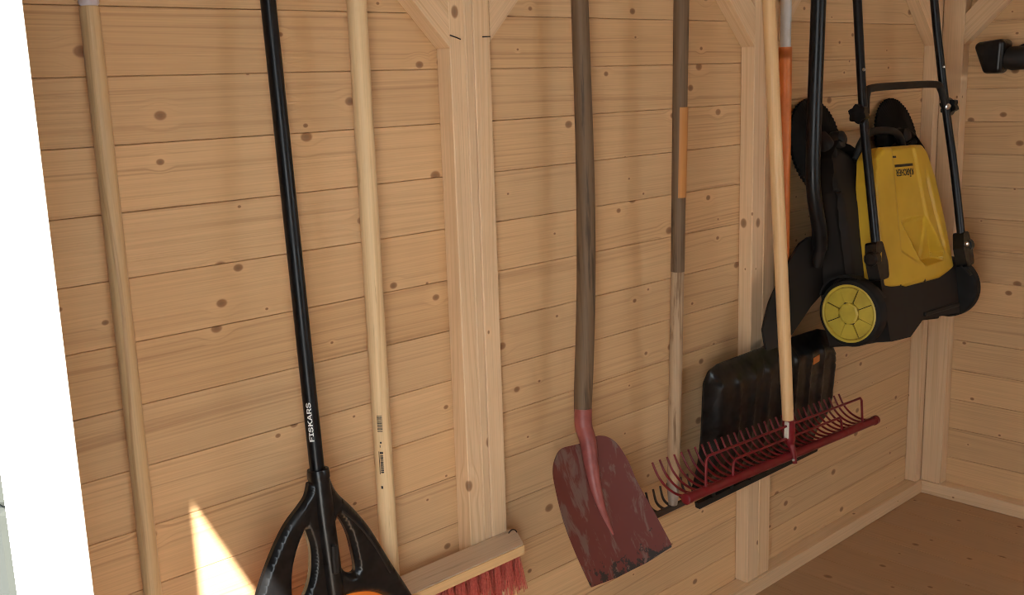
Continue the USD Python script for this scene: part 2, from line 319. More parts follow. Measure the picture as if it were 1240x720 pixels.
for a, b in (((WX0 + 0.002, WZ0 + 0.001), (WX1 - 0.002, WZ0 + 0.035)), ((WX0 + 0.002, WZ1 - 0.035), (WX1 - 0.002, WZ1 - 0.001)), ((WX0 + 0.002, WZ0 + 0.036), (WX0 + 0.035, WZ1 - 0.036)), ((WX1 - 0.035, WZ0 + 0.036), (WX1 - 0.002, WZ1 - 0.036)), *((((WX0 + (WX1 - WX0) * q / 4) - 0.015, WZ0 + 0.036), ((WX0 + (WX1 - WX0) * q / 4) + 0.015, WZ1 - 0.036)) for q in (1, 2, 3))):
    part(win, 'frame', cbox((a[0], YR - 0.045, a[1]), (b[0], YR - 0.005, b[1])), 'stud', gc=grain(0, 61))
for q in range(4):
    a, b = WX0 + (WX1 - WX0) * q / 4 + (0.0355 if q == 0 else 0.0155), WX0 + (WX1 - WX0) * (q + 1) / 4 - (0.0355 if q == 3 else 0.0155)
    part(win, 'pane', cbox((a, YR - 0.027, WZ0 + 0.0365), (b, YR - 0.023, WZ1 - 0.0365), 0.0005), 'glass')
ce = thing('ceiling', 'boarded shed ceiling above the tools', 'ceiling', (1.7, -1.3, ZC), kind='structure')
part(ce, 'panel', cbox((XF, YR - 0.65, ZC + 0.001), (XR, 0, ZC + 0.04)), 'wall', gc=grain(0, 8))
# front wall with the doorway the camera looks through: sage boards outside, white door frame
YJ, YK, ZL, X0 = -0.917, -1.5, 1.795, 0.155
fwall = thing('wall_front', 'front shed wall of sage painted boards around the doorway', 'wall', (XF, -1.3, 0), kind='structure')
zz = -0.1
while zz < 2.15:
    z1 = min(2.15, zz + 0.1535)
    part(fwall, 'board', cbox((X0 + 0.005, YJ + 0.0075, zz + 0.0008), (XF - 0.002, 0.05, z1 - 0.0008), 0.003), 'sage')
    part(fwall, 'board', cbox((X0 + 0.006, YR - 0.05, zz + 0.001), (XF - 0.002, YK - 0.045, z1 - 0.004), 0.004), 'sage')
    zz += 0.1535
part(fwall, 'header', cbox((X0 + 0.006, YK - 0.044, ZL + 0.046), (XF - 0.002, YJ + 0.044, 2.15)), 'sage')
door = thing('door_1', 'white painted door frame at the near end of the shed, bleached by the sun', 'door frame', (XF, YJ, 0), kind='structure')
part(door, 'jamb', cbox((X0 + 0.007, YJ, -0.1), (XF, YJ + 0.0065, ZL + 0.044), 0.0012), 'white')
part(door, 'jamb', cbox((X0, YK - 0.044, -0.1), (XF, YK, ZL + 0.044), 0.0015), 'white')
part(door, 'lintel', cbox((X0, YK + 0.001, ZL), (XF, YJ - 0.001, ZL + 0.044), 0.0015), 'white')
gr = thing('ground', 'pale paving outside the doorway in full sun', 'ground', (-3, 0, -0.1), kind='structure')
part(gr, 'paving', cbox((-12, -14, -0.2), (X0 - 0.002, 14, -0.1)), 'paving')

# posts, braces, battens
F_ = -0.038
def brace(parent, p_lo, p_hi, dirx, axis='x', plane=0.0, depth=(-0.038, -0.001), width=0.062):
    """45 degree brace as an extruded strip between a post and the beam. p_lo = (x, z) of the lower edge at the post."""
    x0, z0 = p_lo; L = p_hi; w = width * math.sqrt(2)
    pts = [(x0, z0), (x0 + dirx * L, z0 + L), (x0 + dirx * (L), z0 + L + w), (x0, z0 + w)]
    v, f = prism(Polygon(pts), depth[1] - depth[0])
    if axis == 'x': V = np.stack([v[:, 0], depth[0] + v[:, 2], v[:, 1]], 1)
    else: V = np.stack([plane + depth[0] + v[:, 2], v[:, 0], v[:, 1]], 1)
    f = trimesh.Trimesh(V, f, process=False); f.fix_normals()
    seed_n[0] += 1; r = random.Random(seed_n[0]); o = [r.uniform(0, 50) for _ in range(3)]
    a = 0 if axis == 'x' else 1
    g = lambda v: np.stack([(v[:, a] * dirx + v[:, 2]) * 0.707 + o[0], (v[:, a] * dirx - v[:, 2]) * 0.707 + v[:, 1 - a] + o[1], np.full(len(v), o[2])], 1)
    part(parent, 'brace', f, 'stud', gc=g, tone=tone(seed_n[0], 0.04))
t1 = thing('trim_1', 'spruce post of three studs between the broom and the red shovel', 'post', (1.274, F_, 0), kind='structure')
for a, b, dy in ((1.226, 1.2615, 0.0), (1.2625, 1.281, 0.0006), (1.282, 1.321, 0.0)):
    board(t1, (a, F_ + dy, 0.047), (b, -0.0005, 1.74), 2, 'stud', 0.0016, 'stud', 0.05)
brace(t1, (1.2255, 1.396), 0.34, -1); brace(t1, (1.3215, 1.408), 0.33, 1)
for a, b in (((1.2265, 1.4175), (1.250, 1.4105)), ((1.302, 1.415), (1.3205, 1.4155))):
    part(t1, 'staple', tube([A(a[0], F_ - 0.0008, a[1]), A((a[0] + b[0]) / 2, F_ - 0.0016, (a[1] + b[1]) / 2), A(b[0], F_ - 0.0008, b[1])], 0.0011, 6), 'staple')
t2 = thing('trim_2', 'spruce post of two studs behind the rakes and the black snow shovel', 'post', (2.205, F_, 0), kind='structure')
for a, b in ((2.156, 2.2045), (2.2055, 2.255)):
    board(t2, (a, F_, 0.047), (b, -0.0005, 1.74), 2, 'stud', 0.0016, 'stud', 0.06)
brace(t2, (2.1555, 1.396), 0.34, -1); brace(t2, (2.2555, 1.408), 0.33, 1)
t3 = thing('trim_3', 'spruce corner studs where the left wall meets the far wall', 'post', (XR, -0.04, 0), kind='structure')
board(t3, (3.09, F_, 0.047), (XR - 0.0415, -0.0005, 1.74), 2, 'stud', 0.0016, 'stud', 0.05)
board(t3, (XR - 0.041, -0.102, 0.047), (XR - 0.0005, -0.0385, 1.74), 2, 'stud', 0.0016, 'stud', 0.05)
brace(t3, (3.0895, 1.396), 0.34, -1)
brace(t3, (-0.1025, 1.396), 0.34, -1, axis='y', plane=XR)
t4 = thing('trim_4', 'long spruce beam along the top of the left wall', 'beam', (1.7, -0.03, 1.741), kind='structure')
board(t4, (XF, -0.06, 1.741), (XR, -0.0005, 1.82), 0, 'stud', 0.002, 'beam')
t5 = thing('trim_5', 'spruce beam along the top of the far wall', 'beam', (XR, -1.3, 1.741), kind='structure')
board(t5, (XR - 0.06, YR, 1.741), (XR - 0.0005, -0.061, 1.82), 1, 'stud', 0.002, 'beam')
bl = thing('baseboard_left', 'thick spruce batten along the floor under the tools', 'baseboard', (1.7, -0.02, 0), kind='structure')
board(bl, (XF, -0.045, 0.0045), (XR - 0.0455, -0.0005, 0.046), 0, 'stud', 0.002, 'batten')
bb = thing('baseboard_back', 'thick spruce batten along the floor of the far wall', 'baseboard', (XR, -1.3, 0), kind='structure')
board(bb, (XR - 0.045, YR, 0.0045), (XR - 0.0005, -0.0005, 0.046), 1, 'stud', 0.002, 'batten')

# ------------------------------------------------------------------ leftmost pole
def pole_path(pts, n=24):
    P = np.asarray(pts, float)
    if len(P) == 2: return P[0] + (P[1] - P[0]) * np.linspace(0, 1, n)[:, None]
    return smooth_path(P, 6)
def rounded_pole(pts, r):
    P = pole_path(pts); r = np.broadcast_to(r, len(P)).copy().astype(float)
    d0, d1 = unit(P[0] - P[1]), unit(P[-1] - P[-2])
    P = np.vstack([P[0] + d0 * 0.004, P, P[-1] + d1 * 0.004]); r = np.concatenate([[r[0] * 0.75], r, [r[-1] * 0.75]])
    return P, r
t = thing('wooden_pole', 'plain pine pole with a pale band near its top, leftmost on the wall', 'pole', (0.585, -0.075, 0.004))
P, r = rounded_pole([(0.585, -0.075, 0.0085), (0.585, -0.075, 1.447)], 0.0128)
part(t, 'shaft', tube(P, r, 20), 'pine_pole', smooth=40, gc=tube_open_gc(5))
P, r = rounded_pole([(0.585, -0.075, 1.4525), (0.585, -0.075, 1.73)], 0.0131)
part(t, 'collar', tube(P, r, 20), 'lilac', smooth=40, label='pale lilac collar')

# ------------------------------------------------------------------ black snow scoop with the orange blade
t = thing('snow_scoop', 'black snow scoop with cut-out frame, orange blade and black tube handle beside the broom', 'snow scoop', (0.845, -0.12, 0.2))
part(t, 'handle_tube', tube([(0.8615, -0.05, 1.72), (0.859, -0.06, 1.465), (0.8415, -0.13, 0.735), (0.841, -0.132, 0.70)], 0.0116, 24), 'black_tube', smooth=40)
# wrapped lettering on the tube
def on_tube(mesh, p0, p1, R, phi0, s0, flip=-1):
    """Wrap lettering: local x runs along p0->p1 from s0, local y round the tube at angle phi0 from the direction towards the camera's side."""
    v, f, _ = meshkit.arrays(mesh); p0, p1 = np.asarray(p0, float), np.asarray(p1, float); d = unit(p1 - p0)
    c = unit(A(CAMSIDE[0], CAMSIDE[1], 0)); c = unit(c - d * (c @ d)); s = np.cross(d, c)
    a = phi0 + flip * v[:, 1] / R
    V = p0 + d * (s0 + v[:, 0])[:, None] + (R + v[:, 2])[:, None] * (np.cos(a)[:, None] * c + np.sin(a)[:, None] * s)
    return V, f
CAMSIDE = (-0.845, -1.35)
tm = meshkit.text_mesh('FISKARS', 0.0068, 0.0004, bold=True)
tm.apply_translation([0, -0.0034, 0]); k = 0.062 / tm.bounds[1][0]; tm.apply_scale([k, 1, 1])
V, f = on_tube(tm.subdivide(), (0.8415, -0.13, 0.735), (0.859, -0.06, 1.465), 0.0116, -0.28, 0.068)
part(t, 'lettering', (V, f), 'white_print', label='white lettering reading FISKARS')
# head: frame with two oval windows and an arched opening onto the blade (x, z in world, built in the XZ plane)
L = [(0.822, 0.741), (0.815, 0.722), (0.803, 0.71), (0.772, 0.684), (0.74, 0.640), (0.713, 0.590), (0.688, 0.53), (0.665, 0.46), (0.65, 0.40)]
R = [(0.860, 0.741), (0.866, 0.722), (0.876, 0.705), (0.898, 0.678), (0.928, 0.633), (0.959, 0.57), (0.995, 0.50), (1.02, 0.44), (1.035, 0.39)]
outer = Polygon(curve_poly(L) + curve_poly(R[::-1]))
hl = Polygon(curve_poly([(0.808, 0.672), (0.794, 0.650), (0.782, 0.621), (0.777, 0.59), (0.777, 0.560), (0.785, 0.555), (0.800, 0.567), (0.811, 0.590), (0.816, 0.618), (0.815, 0.645), (0.808, 0.672)]))
hr = Polygon(curve_poly([(0.868, 0.675), (0.861, 0.655), (0.860, 0.630), (0.865, 0.598), (0.873, 0.579), (0.884, 0.570), (0.894, 0.571), (0.894, 0.59), (0.887, 0.633), (0.877, 0.66), (0.868, 0.675)]))
ho = Polygon(curve_poly([(0.72, 0.42), (0.75, 0.475), (0.80, 0.52), (0.855, 0.535), (0.895, 0.533), (0.935, 0.517), (0.97, 0.48), (0.985, 0.42)]) + [(0.985, 0.36), (0.72, 0.36)])
head = outer.difference(hl).difference(hr).difference(ho).buffer(0)
if head.geom_type != 'Polygon': head = max(head.geoms, key=lambda g: g.area)
bd = head.boundary
def warp_head(v):
    d = shapely.distance(shapely.points(v[:, :2]), bd); d0 = np.clip(d / 0.011, 0, 1)
    rise = 0.010 * np.sqrt(1 - (1 - d0) ** 2)
    z_ = np.where(v[:, 2] > 0.005, 0.008 + rise, v[:, 2])
    bow = 0.35 * (v[:, 0] - 0.845) ** 2 + 0.06 * np.clip(0.70 - v[:, 1], 0, 1) ** 2     # side arms sweep forward
    return np.stack([v[:, 0], -0.125 - z_ - bow * 1.0, v[:, 1]], 1)
v, f = prism(head, 0.02, ref=0.006)
V = warp_head(v); h = trimesh.Trimesh(V, f, process=False); h.fix_normals()
hd = part(t, 'frame', h, 'black', smooth=50)
P = pole_path([(0.842, -0.131, 0.755), (0.842, -0.134, 0.70), (0.846, -0.137, 0.62), (0.850, -0.139, 0.545)])
part(t, 'socket', tube(P, np.interp(np.linspace(0, 1, len(P)), [0, 0.06, 0.3, 1], [0.0145, 0.0165, 0.0175, 0.016]), 24), 'black', smooth=40)
part(t, 'socket_ring', lathe([(0.0120, 0.010), (0.0166, 0.010), (0.0178, 0.004), (0.0178, -0.003), (0.0165, -0.008)], (0.842, -0.1305, 0.748), (0.0, 0.09, 1.0), 28), 'black', smooth=35)
part(t, 'release_clip', cbox((0.840, -0.1595, 0.590), (0.851, -0.150, 0.640), 0.0025), 'char', smooth=False)
gp = smooth_path([A(0.872, 0, 0.684), A(0.902, 0, 0.648), A(0.931, 0, 0.60), A(0.954, 0, 0.55)], 6)
gp[:, 1] = -0.125 - 0.0185 - (0.35 * (gp[:, 0] - 0.845) ** 2 + 0.06 * np.clip(0.70 - gp[:, 2], 0, 1) ** 2)
part(t, 'bead', tube(gp, 0.0017, 8), 'dusty', smooth=True, label='raised grey bead along the right arm')
bladep = Polygon(curve_poly([(0.66, 0.44), (0.74, 0.53), (0.855, 0.555), (0.96, 0.53), (1.035, 0.43)]) + [(1.06, 0.20), (0.635, 0.20)])
def warp_blade(v):
    bow = 0.35 * (v[:, 0] - 0.845) ** 2 + 0.06 * np.clip(0.70 - v[:, 1], 0, 1) ** 2 + 0.25 * np.clip(0.5 - v[:, 1], 0, 1) ** 2
    return np.stack([v[:, 0], -0.117 - v[:, 2] - bow, v[:, 1]], 1)
v, f = prism(bladep, 0.004, ref=0.02); bm = trimesh.Trimesh(warp_blade(v), f, process=False); bm.fix_normals()
part(t, 'blade', bm, 'orange', smooth=40, label='bright orange blade')

# ------------------------------------------------------------------ push broom
BX, BY = 1.0, -0.085
t = thing('push_broom', 'wide push broom with red bristles and pale wooden stick', 'broom', (BX, BY, 0.37))
P, r = rounded_pole([(BX, BY, 1.73), (BX, BY, 0.47)], 0.0155)
part(t, 'stick', tube(P, r, 24), 'ash_pole', smooth=40, gc=tube_open_gc(9))
CAMSIDE = (-1.0, -1.39)
def tri_box(w, h, d=0.0004): m = trimesh.creation.box([w, h, d]); m.apply_translation([w / 2, 0, d / 2]); return m.subdivide().subdivide()
def stk(mesh, zc, phi, R=0.0155): return on_tube(mesh, (BX, BY, 0.47), (BX, BY, 1.73), R, phi, zc - 0.47)
bars = []
rr = random.Random(4); zc = 0.772
while zc < 0.801:
    w = rr.choice([0.0008, 0.0014, 0.002]); b = tri_box(w, 0.0085, 0.0003); bars.append(stk(b, zc, -0.22)); zc += w + rr.choice([0.0008, 0.0012])
part(t, 'barcode', bars, 'print', label='small printed barcode')
part(t, 'print_mark', stk(tri_box(0.003, 0.003, 0.0003), 0.752, -0.2), 'print')
part(t, 'print_mark', stk(tri_box(0.0045, 0.0012, 0.0003), 0.745, -0.3), 'print')
part(t, 'print_line', stk(tri_box(0.040, 0.0012, 0.0003), 0.698, -0.48), 'print')
rr = random.Random(11); zc = 0.700; marks = [stk(tri_box(0.004, 0.0055, 0.0003), 0.7335, -0.2)]
while zc < 0.731:
    w = rr.choice([0.0016, 0.0022, 0.0028]); marks.append(stk(tri_box(w, 0.005, 0.0003), zc, -0.2)); zc += w + 0.0009
part(t, 'print_block', marks, 'print', label='illegible bold black print')
part(t, 'stamp', stk(tri_box(0.005, 0.0035, 0.0003), 0.672, -0.35), 'print')
# block: long horizontal wooden head, chamfered ends
X1, X2, YB, YFR, ZB, ZTOP = 0.665, 1.335, -0.038, -0.108, 0.449, 0.470
blk = Polygon([(X1 + 0.04, YFR), (X2 - 0.036, YFR), (X2 - 0.030, YFR + 0.008), (X2, YB - 0.012), (X2 - 0.004, YB), (X1 + 0.004, YB), (X1, YB - 0.012), (X1 + 0.034, YFR + 0.008)])
v, f = prism(blk.buffer(-0.0015), ZTOP - ZB, ZB)
top = Manifold.extrude(CrossSection([np.array(shapely.geometry.polygon.orient(blk.buffer(-0.0015)).exterior.coords[:-1])]), ZTOP - ZB).to_mesh()
part(t, 'block', (v, f), 'block', smooth=False, gc=grain(0, 77), label='grey weathered wooden block')
part(t, 'block_edge', cbox((X1 + 0.04, YFR - 0.0016, ZB + 0.001), (X2 - 0.036, YFR + 0.0012, ZTOP - 0.0015), 0.0005), 'block_fresh', gc=grain(0, 78), label='fresh pale front edge of the block')
part(t, 'hook', tube(smooth_path([A(1.311, -0.052, 0.471), A(1.316, -0.056, 0.478), A(1.323, -0.058, 0.476), A(1.326, -0.06, 0.4708)], 5), 0.0012, 6), 'staple')
rb = random.Random(21)
cols = 21
for i in range(cols):
    for j in range(4):
        cx = X1 + 0.045 + (X2 - X1 - 0.085) * i / (cols - 1); cy = YFR + 0.011 + j * 0.0155
        if i == cols - 1 and j < 1: cx -= 0.006
        vs, fs, nv = [], [], 0
        for q in range(26):
            a, ro = rb.uniform(0, 2 * math.pi), 0.0052 * math.sqrt(rb.random()); b0 = A(cx + ro * math.cos(a), cy + ro * math.sin(a), ZB + 0.001)
            fl_ = 1.1 * ro; end = 0.012 * (1 if i == cols - 1 else 0) + 0.004
            tip = b0 + A(math.cos(a) * fl_ + rb.gauss(0, 0.002) + end * 0.4, math.sin(a) * fl_ + rb.gauss(0, 0.002) - (0.006 if j == 0 else 0), -rb.uniform(0.066, 0.078))
            mid = (b0 + tip) / 2 + A(rb.gauss(0, 0.0012), rb.gauss(0, 0.0012), 0)
            P3 = [b0, mid, tip]; w = 0.00075
            for p_ in P3:
                for kk in range(3): vs.append(p_ + w * A(math.cos(kk * 2.094), math.sin(kk * 2.094), 0))
            for s_ in range(2):
                for kk in range(3):
                    k2 = (kk + 1) % 3; o = nv + 3 * s_; fs += [[o + kk, o + 3 + kk, o + k2], [o + k2, o + 3 + kk, o + 3 + k2]]
            fs.append([nv + 6, nv + 8, nv + 7]); nv += 9
        part(t, 'bristle_tuft', (np.array(vs), np.array(fs)), 'bristle_red')

# ------------------------------------------------------------------ red shovel
t = thing('shovel', 'red worn flat shovel with a thick dark wooden shaft', 'shovel', (1.50, -0.1, 0.35))
sp = [(1.519, -0.075, 1.73), (1.517, -0.077, 1.48), (1.521, -0.079, 1.2), (1.518, -0.081, 1.0), (1.508, -0.084, 0.85), (1.494, -0.087, 0.70), (1.492, -0.0885, 0.665)]
P, r = rounded_pole(sp, 0.0165); r = np.interp(np.linspace(0, 1, len(P)), [0, 0.45, 0.75, 1], [0.0150, 0.0185, 0.0190, 0.0155])
part(t, 'shaft', tube(P, r, 24), 'old_pole', smooth=40, gc=tube_open_gc(12))
SP0, STH = A(1.492, -0.09, 0.635), 0.40
SEV, SEN = A(0, -math.sin(STH), -math.cos(STH)), A(0, -math.cos(STH), math.sin(STH))   # down the blade, out of its face
sfr = frame(SP0, A(1, 0, 0), SEV, SEN)
right = [(0.018, 0.012), (0.034, 0.012), (0.055, 0.021), (0.072, 0.040), (0.085, 0.078), (0.092, 0.127), (0.110, 0.197), (0.127, 0.270)]
left = [(-0.018, 0.014), (-0.041, 0.012), (-0.072, 0.010), (-0.095, 0.018), (-0.118, 0.039), (-0.128, 0.069), (-0.134, 0.133), (-0.128, 0.196), (-0.114, 0.272)]
bp = Polygon(curve_poly(right) + [(0.125, 0.276), (0.05, 0.2835), (-0.04, 0.283), (-0.112, 0.276)] + curve_poly(left)[::-1])
def s_rise(xx, vv):
    cx = -0.015 + 0.0 * vv
    rx = np.abs(xx - cx)
    dish = 0.018 * (rx / 0.125) ** 2 * (1 - 0.45 * np.clip(vv / 0.28, 0, 1)) + 0.10 * np.clip(vv - 0.12, 0, 1) ** 2
    wr = 0.018 * (1 - np.clip(vv / 0.21, 0, 1)) + 0.002
    ridge = 0.0 * (1 - np.clip(vv / 0.215, 0, 1)) * np.sqrt(np.clip(1 - (np.abs(xx - (-0.011 - 0.004 * np.sin(vv * 12))) / wr) ** 2, 0, 1))
    return dish, ridge
def warp_shovel(v):
    d, rg = s_rise(v[:, 0], v[:, 1]); return sfr(np.stack([v[:, 0], v[:, 1], v[:, 2] + d], 1))
v, f = prism(bp, 0.0024, ref=0.009)
sm = trimesh.Trimesh(warp_shovel(v), f, process=False); sm.fix_normals()
part(t, 'blade', sm, 'worn_red', smooth=35, gc=lambda V: np.stack([(V - SP0) @ A(1, 0, 0), (V - SP0) @ SEV, (V - SP0) @ SEN], 1))
# socket and the tongue that runs down the blade
def on_blade(x_, v_, lift):
    d_, r_ = s_rise(np.array([x_]), np.array([v_])); return sfr(np.array([[x_, v_, d_[0] + 0.0024 + lift]]))[0]
soc = smooth_path([A(1.4925, -0.0885, 0.690), A(1.490, -0.091, 0.655), on_blade(-0.006, 0.012, 0.009), on_blade(-0.013, 0.055, 0.006), on_blade(-0.018, 0.105, 0.001), on_blade(-0.016, 0.155, -0.002), on_blade(-0.009, 0.205, -0.0035)], 6)
sr = np.interp(np.linspace(0, 1, len(soc)), [0, 0.15, 0.3, 0.5, 0.75, 1.0], [0.0178, 0.0178, 0.0172, 0.0155, 0.0115, 0.004])
part(t, 'socket', tube(soc, sr, 24), 'socket_red', smooth=40, label='paler red socket tapering into the blade')
part(t, 'rivet', lathe([(0.0, 0.0025), (0.003, 0.0015), (0.0035, -0.001)], (1.484, -0.1045, 0.655), (-0.5, -0.86, 0), 12), 'staple')

# ------------------------------------------------------------------ old iron rake
t = thing('iron_rake', 'old garden rake with dark iron tines, worn stick and an orange scuffed patch', 'rake', (1.787, -0.085, 0.38))
def lin(z): return A(1.787, np.interp(z, [0.39, 1.49], [-0.085, -0.112]), z)
P, r = rounded_pole([lin(1.73), lin(0.93)], 0.0148); r = np.interp(np.linspace(0, 1, len(P)), [0, 1], [0.0165, 0.0145])
part(t, 'shaft', tube(P, r, 20), 'old_pole', smooth=40, gc=tube_open_gc(15))
P, r = rounded_pole([lin(0.926), lin(0.43)], 0.0142); r[:-3] = 0.0143; r[-3:] = [0.0135, 0.0125, 0.0115]
part(t, 'lower_shaft', tube(P, r, 20), 'worn_pole', smooth=40, gc=tube_open_gc(16), label='pale worn lower shaft')
# scuffed patch: a strip of bare wood lying in the shaft's surface
ang0 = math.atan2(-1.36, -1.787); va, fa = [], []
zs = np.linspace(1.085, 1.272, 10); an = np.linspace(ang0 - 0.15, ang0 + 1.35, 9)
for i, z_ in enumerate(zs):
    rad = np.interp(z_, [0.93, 1.73], [0.0145, 0.0165]) + 0.0005
    for a in an: va.append(lin(z_) + A(rad * math.cos(a), rad * math.sin(a), 0))
for i in range(len(zs) - 1):
    for j in range(len(an) - 1): o = i * len(an) + j; fa += [[o, o + 1, o + len(an) + 1], [o, o + len(an) + 1, o + len(an)]]
pm = trimesh.Trimesh(va, fa, process=False)
part(t, 'scuffed_patch', pm, 'raw_wood', smooth=True, gc=tube_open_gc(17), label='orange bare wood patch on the shaft')
part(t, 'ferrule', tube([(1.787, -0.086, 0.455), (1.787, -0.0858, 0.42), (1.787, -0.085, 0.392)], [0.0138, 0.0132, 0.010], 18), 'worn_metal', smooth=40, label='dull metal ferrule')
bx0, bx1, bz = 1.662, 1.905, 0.385
part(t, 'bar', cbox((bx0, -0.0895, bz - 0.008), (bx1, -0.0805, bz + 0.008), 0.003), 'iron')
for i in range(10):
    xx = bx0 + 0.008 + (bx1 - bx0 - 0.016) * i / 9
    pts = smooth_path([A(xx, -0.082, bz), A(xx, -0.066, bz - 0.002), A(xx, -0.050, bz + 0.008), A(xx, -0.041, bz + 0.036)], 4)
    part(t, 'tine', tube(pts, np.linspace(0.0038, 0.0026, len(pts)), 7), 'iron', smooth=True)

# ------------------------------------------------------------------ red hay rake
t = thing('hay_rake', 'wide bright red metal rake with curved tines, wire guards and pale wooden handle', 'rake', (2.05, -0.22, 0.45))
HB, HT = A(2.05, -0.214, 0.535), A(2.05, -0.125, 1.73)
P, r = rounded_pole([HT, HB], 0.0142); r = np.interp(np.linspace(0, 1, len(P)), [0, 0.75, 1], [0.0150, 0.0150, 0.0125])
part(t, 'handle', tube(P, r, 24), 'pale_pole', smooth=40, gc=tube_open_gc(19))
part(t, 'paint_smear', cbox((2.0335, -0.2235, 0.512), (2.0385, -0.2125, 0.552), 0.0015), 'paint_drop', label='cream paint smear on the handle end')
def bar_z(x): return 0.482 - (x - 1.656) * 0.0365
x_l, x_r = 1.656, 2.455
part(t, 'bar', tube([(x_l, -0.22, bar_z(x_l)), ((x_l + x_r) / 2, -0.22, bar_z((x_l + x_r) / 2)), (x_r, -0.22, bar_z(x_r))], 0.0105, 20), 'red', smooth=40)
for s_, xe in ((-1, x_l), (1, x_r)):
    part(t, 'end_cap', tube([(xe + 0.012 * -s_, -0.22, bar_z(xe)), (xe + 0.001 * s_, -0.22, bar_z(xe)), (xe + 0.003 * s_, -0.22, bar_z(xe))], [0.0118, 0.0118, 0.009], 18), 'red', smooth=40)
NT = 32
for i in range(NT):
    xx = x_l + 0.014 + (x_r - x_l - 0.028) * i / (NT - 1); zb = bar_z(xx)
    pts = smooth_path([A(xx, -0.212, zb), A(xx, -0.185, zb - 0.002), A(xx, -0.158, zb + 0.007), A(xx, -0.136, zb + 0.026), A(xx, -0.121, zb + 0.052)], 4)
    part(t, 'tine', tube(pts, np.linspace(0.0030, 0.0024, len(pts)), 8), 'red', smooth=True)
def guard(xa, xb, hgt, y):
    za, zb = bar_z(xa), bar_z(xb)
    pts = [A(xa, -0.22, za + 0.008), A(xa + 0.004, y, za + hgt - 0.008), A(xa + 0.012, y, za + hgt), A(xb - 0.012, y, zb + hgt), A(xb - 0.004, y, zb + hgt - 0.008), A(xb, -0.22, zb + 0.008)]
    out = []
    for a, b in zip(pts[:-1], pts[1:]): out += [a + (b - a) * s for s in np.linspace(0, 1, 8, endpoint=False)]
    return tube(np.array(out + [pts[-1]]), 0.0030, 10)
part(t, 'wire_guard', guard(1.724, 2.385, 0.074, -0.218), 'red', smooth=40)
part(t, 'wire_guard', guard(1.822, 2.285, 0.044, -0.2185), 'red', smooth=40)
part(t, 'socket', tube(pole_path([(2.05, -0.2135, 0.553), (2.05, -0.216, 0.522), (2.05, -0.2195, 0.50), (2.05, -0.2265, 0.484), (2.05, -0.2335, 0.452)]), np.interp(np.linspace(0, 1, 25), [0, 0.25, 0.42, 0.6, 1], [0.0146, 0.0144, 0.0135, 0.0085, 0.005]), 20), 'red', smooth=40)
part(t, 'screw', lathe([(0.0, 0.003), (0.003, 0.002), (0.0036, -0.001)], (2.0435, -0.2325, 0.462), (-0.6, -0.8, 0), 12), 'chrome')

# ------------------------------------------------------------------ black snow shovel
t = thing('snow_shovel', 'black ribbed snow shovel behind the red rake, grey shaft with orange grip', 'snow shovel', (2.2, -0.08, 0.33))
HX = 2.228
def gs(z): return A(HX, np.interp(z, [0.70, 1.5], [-0.080, -0.0735]), z)
part(t, 'shaft', tube(pole_path([gs(1.73), gs(1.362)]), 0.0125, 22), 'alu', smooth=40)
part(t, 'grip', tube(pole_path([gs(1.3625), gs(1.354), gs(0.86), gs(0.852)]), np.concatenate([[0.014], np.full(17, 0.0158), [0.014]]), 24), 'grip', smooth=40, label='orange foam grip')
part(t, 'lower_shaft', tube(pole_path([gs(0.8515), gs(0.66)]), 0.0125, 22), 'alu', smooth=40)
BP0, BTH = A(2.2, -0.085, 0.672), -0.07
BEV, BEN = A(0, -math.sin(BTH), -math.cos(BTH)), A(0, -math.cos(BTH), math.sin(BTH))
bfr = frame(BP0, A(1, 0, 0), BEV, BEN)
SNOW_OUT = [(-0.285, 0.03), (-0.268, 0.004), (-0.235, -0.006), (-0.05, -0.010), (0.0, -0.022), (0.05, -0.010), (0.205, -0.008), (0.255, 0.006), (0.288, 0.035), (0.300, 0.085), (0.298, 0.20), (0.275, 0.28), (0.245, 0.328), (-0.275, 0.328), (-0.288, 0.30), (-0.280, 0.16)]
spoly = smoothpoly(SNOW_OUT, 0.012)
sbd = spoly.boundary
def warp_snow(v):
    x_, y_ = v[:, 0], v[:, 1]
    d = shapely.distance(shapely.points(v[:, :2]), sbd)
    dtop = np.clip(d / 0.055, 0, 1)
    low = sst((y_ - 0.20) / 0.13)
    dish = -0.030 * sst(dtop) * (1 - low) + 0.012 * low                # recessed field, lip at the bottom
    rib = 0.0065 * (0.5 + 0.5 * np.cos(x_ / 0.062 * 2 * np.pi)) ** 6 * sst((d - 0.012) / 0.03) 
    return bfr(np.stack([x_, y_, v[:, 2] + dish * -1.0 - 0.012 + rib], 1))
v, f = prism(spoly, 0.004, ref=0.010); sm = trimesh.Trimesh(warp_snow(v), f, process=False); sm.fix_normals()
part(t, 'blade', sm, 'black', smooth=40)
lip = Polygon([(-0.292, 0.322), (0.245, 0.322), (0.238, 0.338), (-0.286, 0.338)])
part(t, 'cutting_edge', mapm(prism(lip, 0.012, -0.008), bfr), 'char')
for i in range(7):
    xx = -0.24 + i * 0.075
    part(t, 'edge_rib', mapm(cbox((xx, 0.300, 0.002), (xx + 0.006, 0.3225, 0.011), 0.001), bfr), 'char')
part(t, 'shaft_socket', tube(pole_path([gs(0.745), gs(0.70), A(HX, -0.088, 0.66), A(HX - 0.002, -0.094, 0.60)]), np.interp(np.linspace(0, 1, 19), [0, 0.4, 1], [0.0160, 0.0185, 0.012]), 20), 'black', smooth=40)
st_ = prism(Polygon([(0.140, 0.050), (0.168, 0.046), (0.170, 0.064), (0.142, 0.068)]), 0.003, 0.0205)
part(t, 'sticker', mapm(st_, bfr), 'sticker', label='small orange sticker')

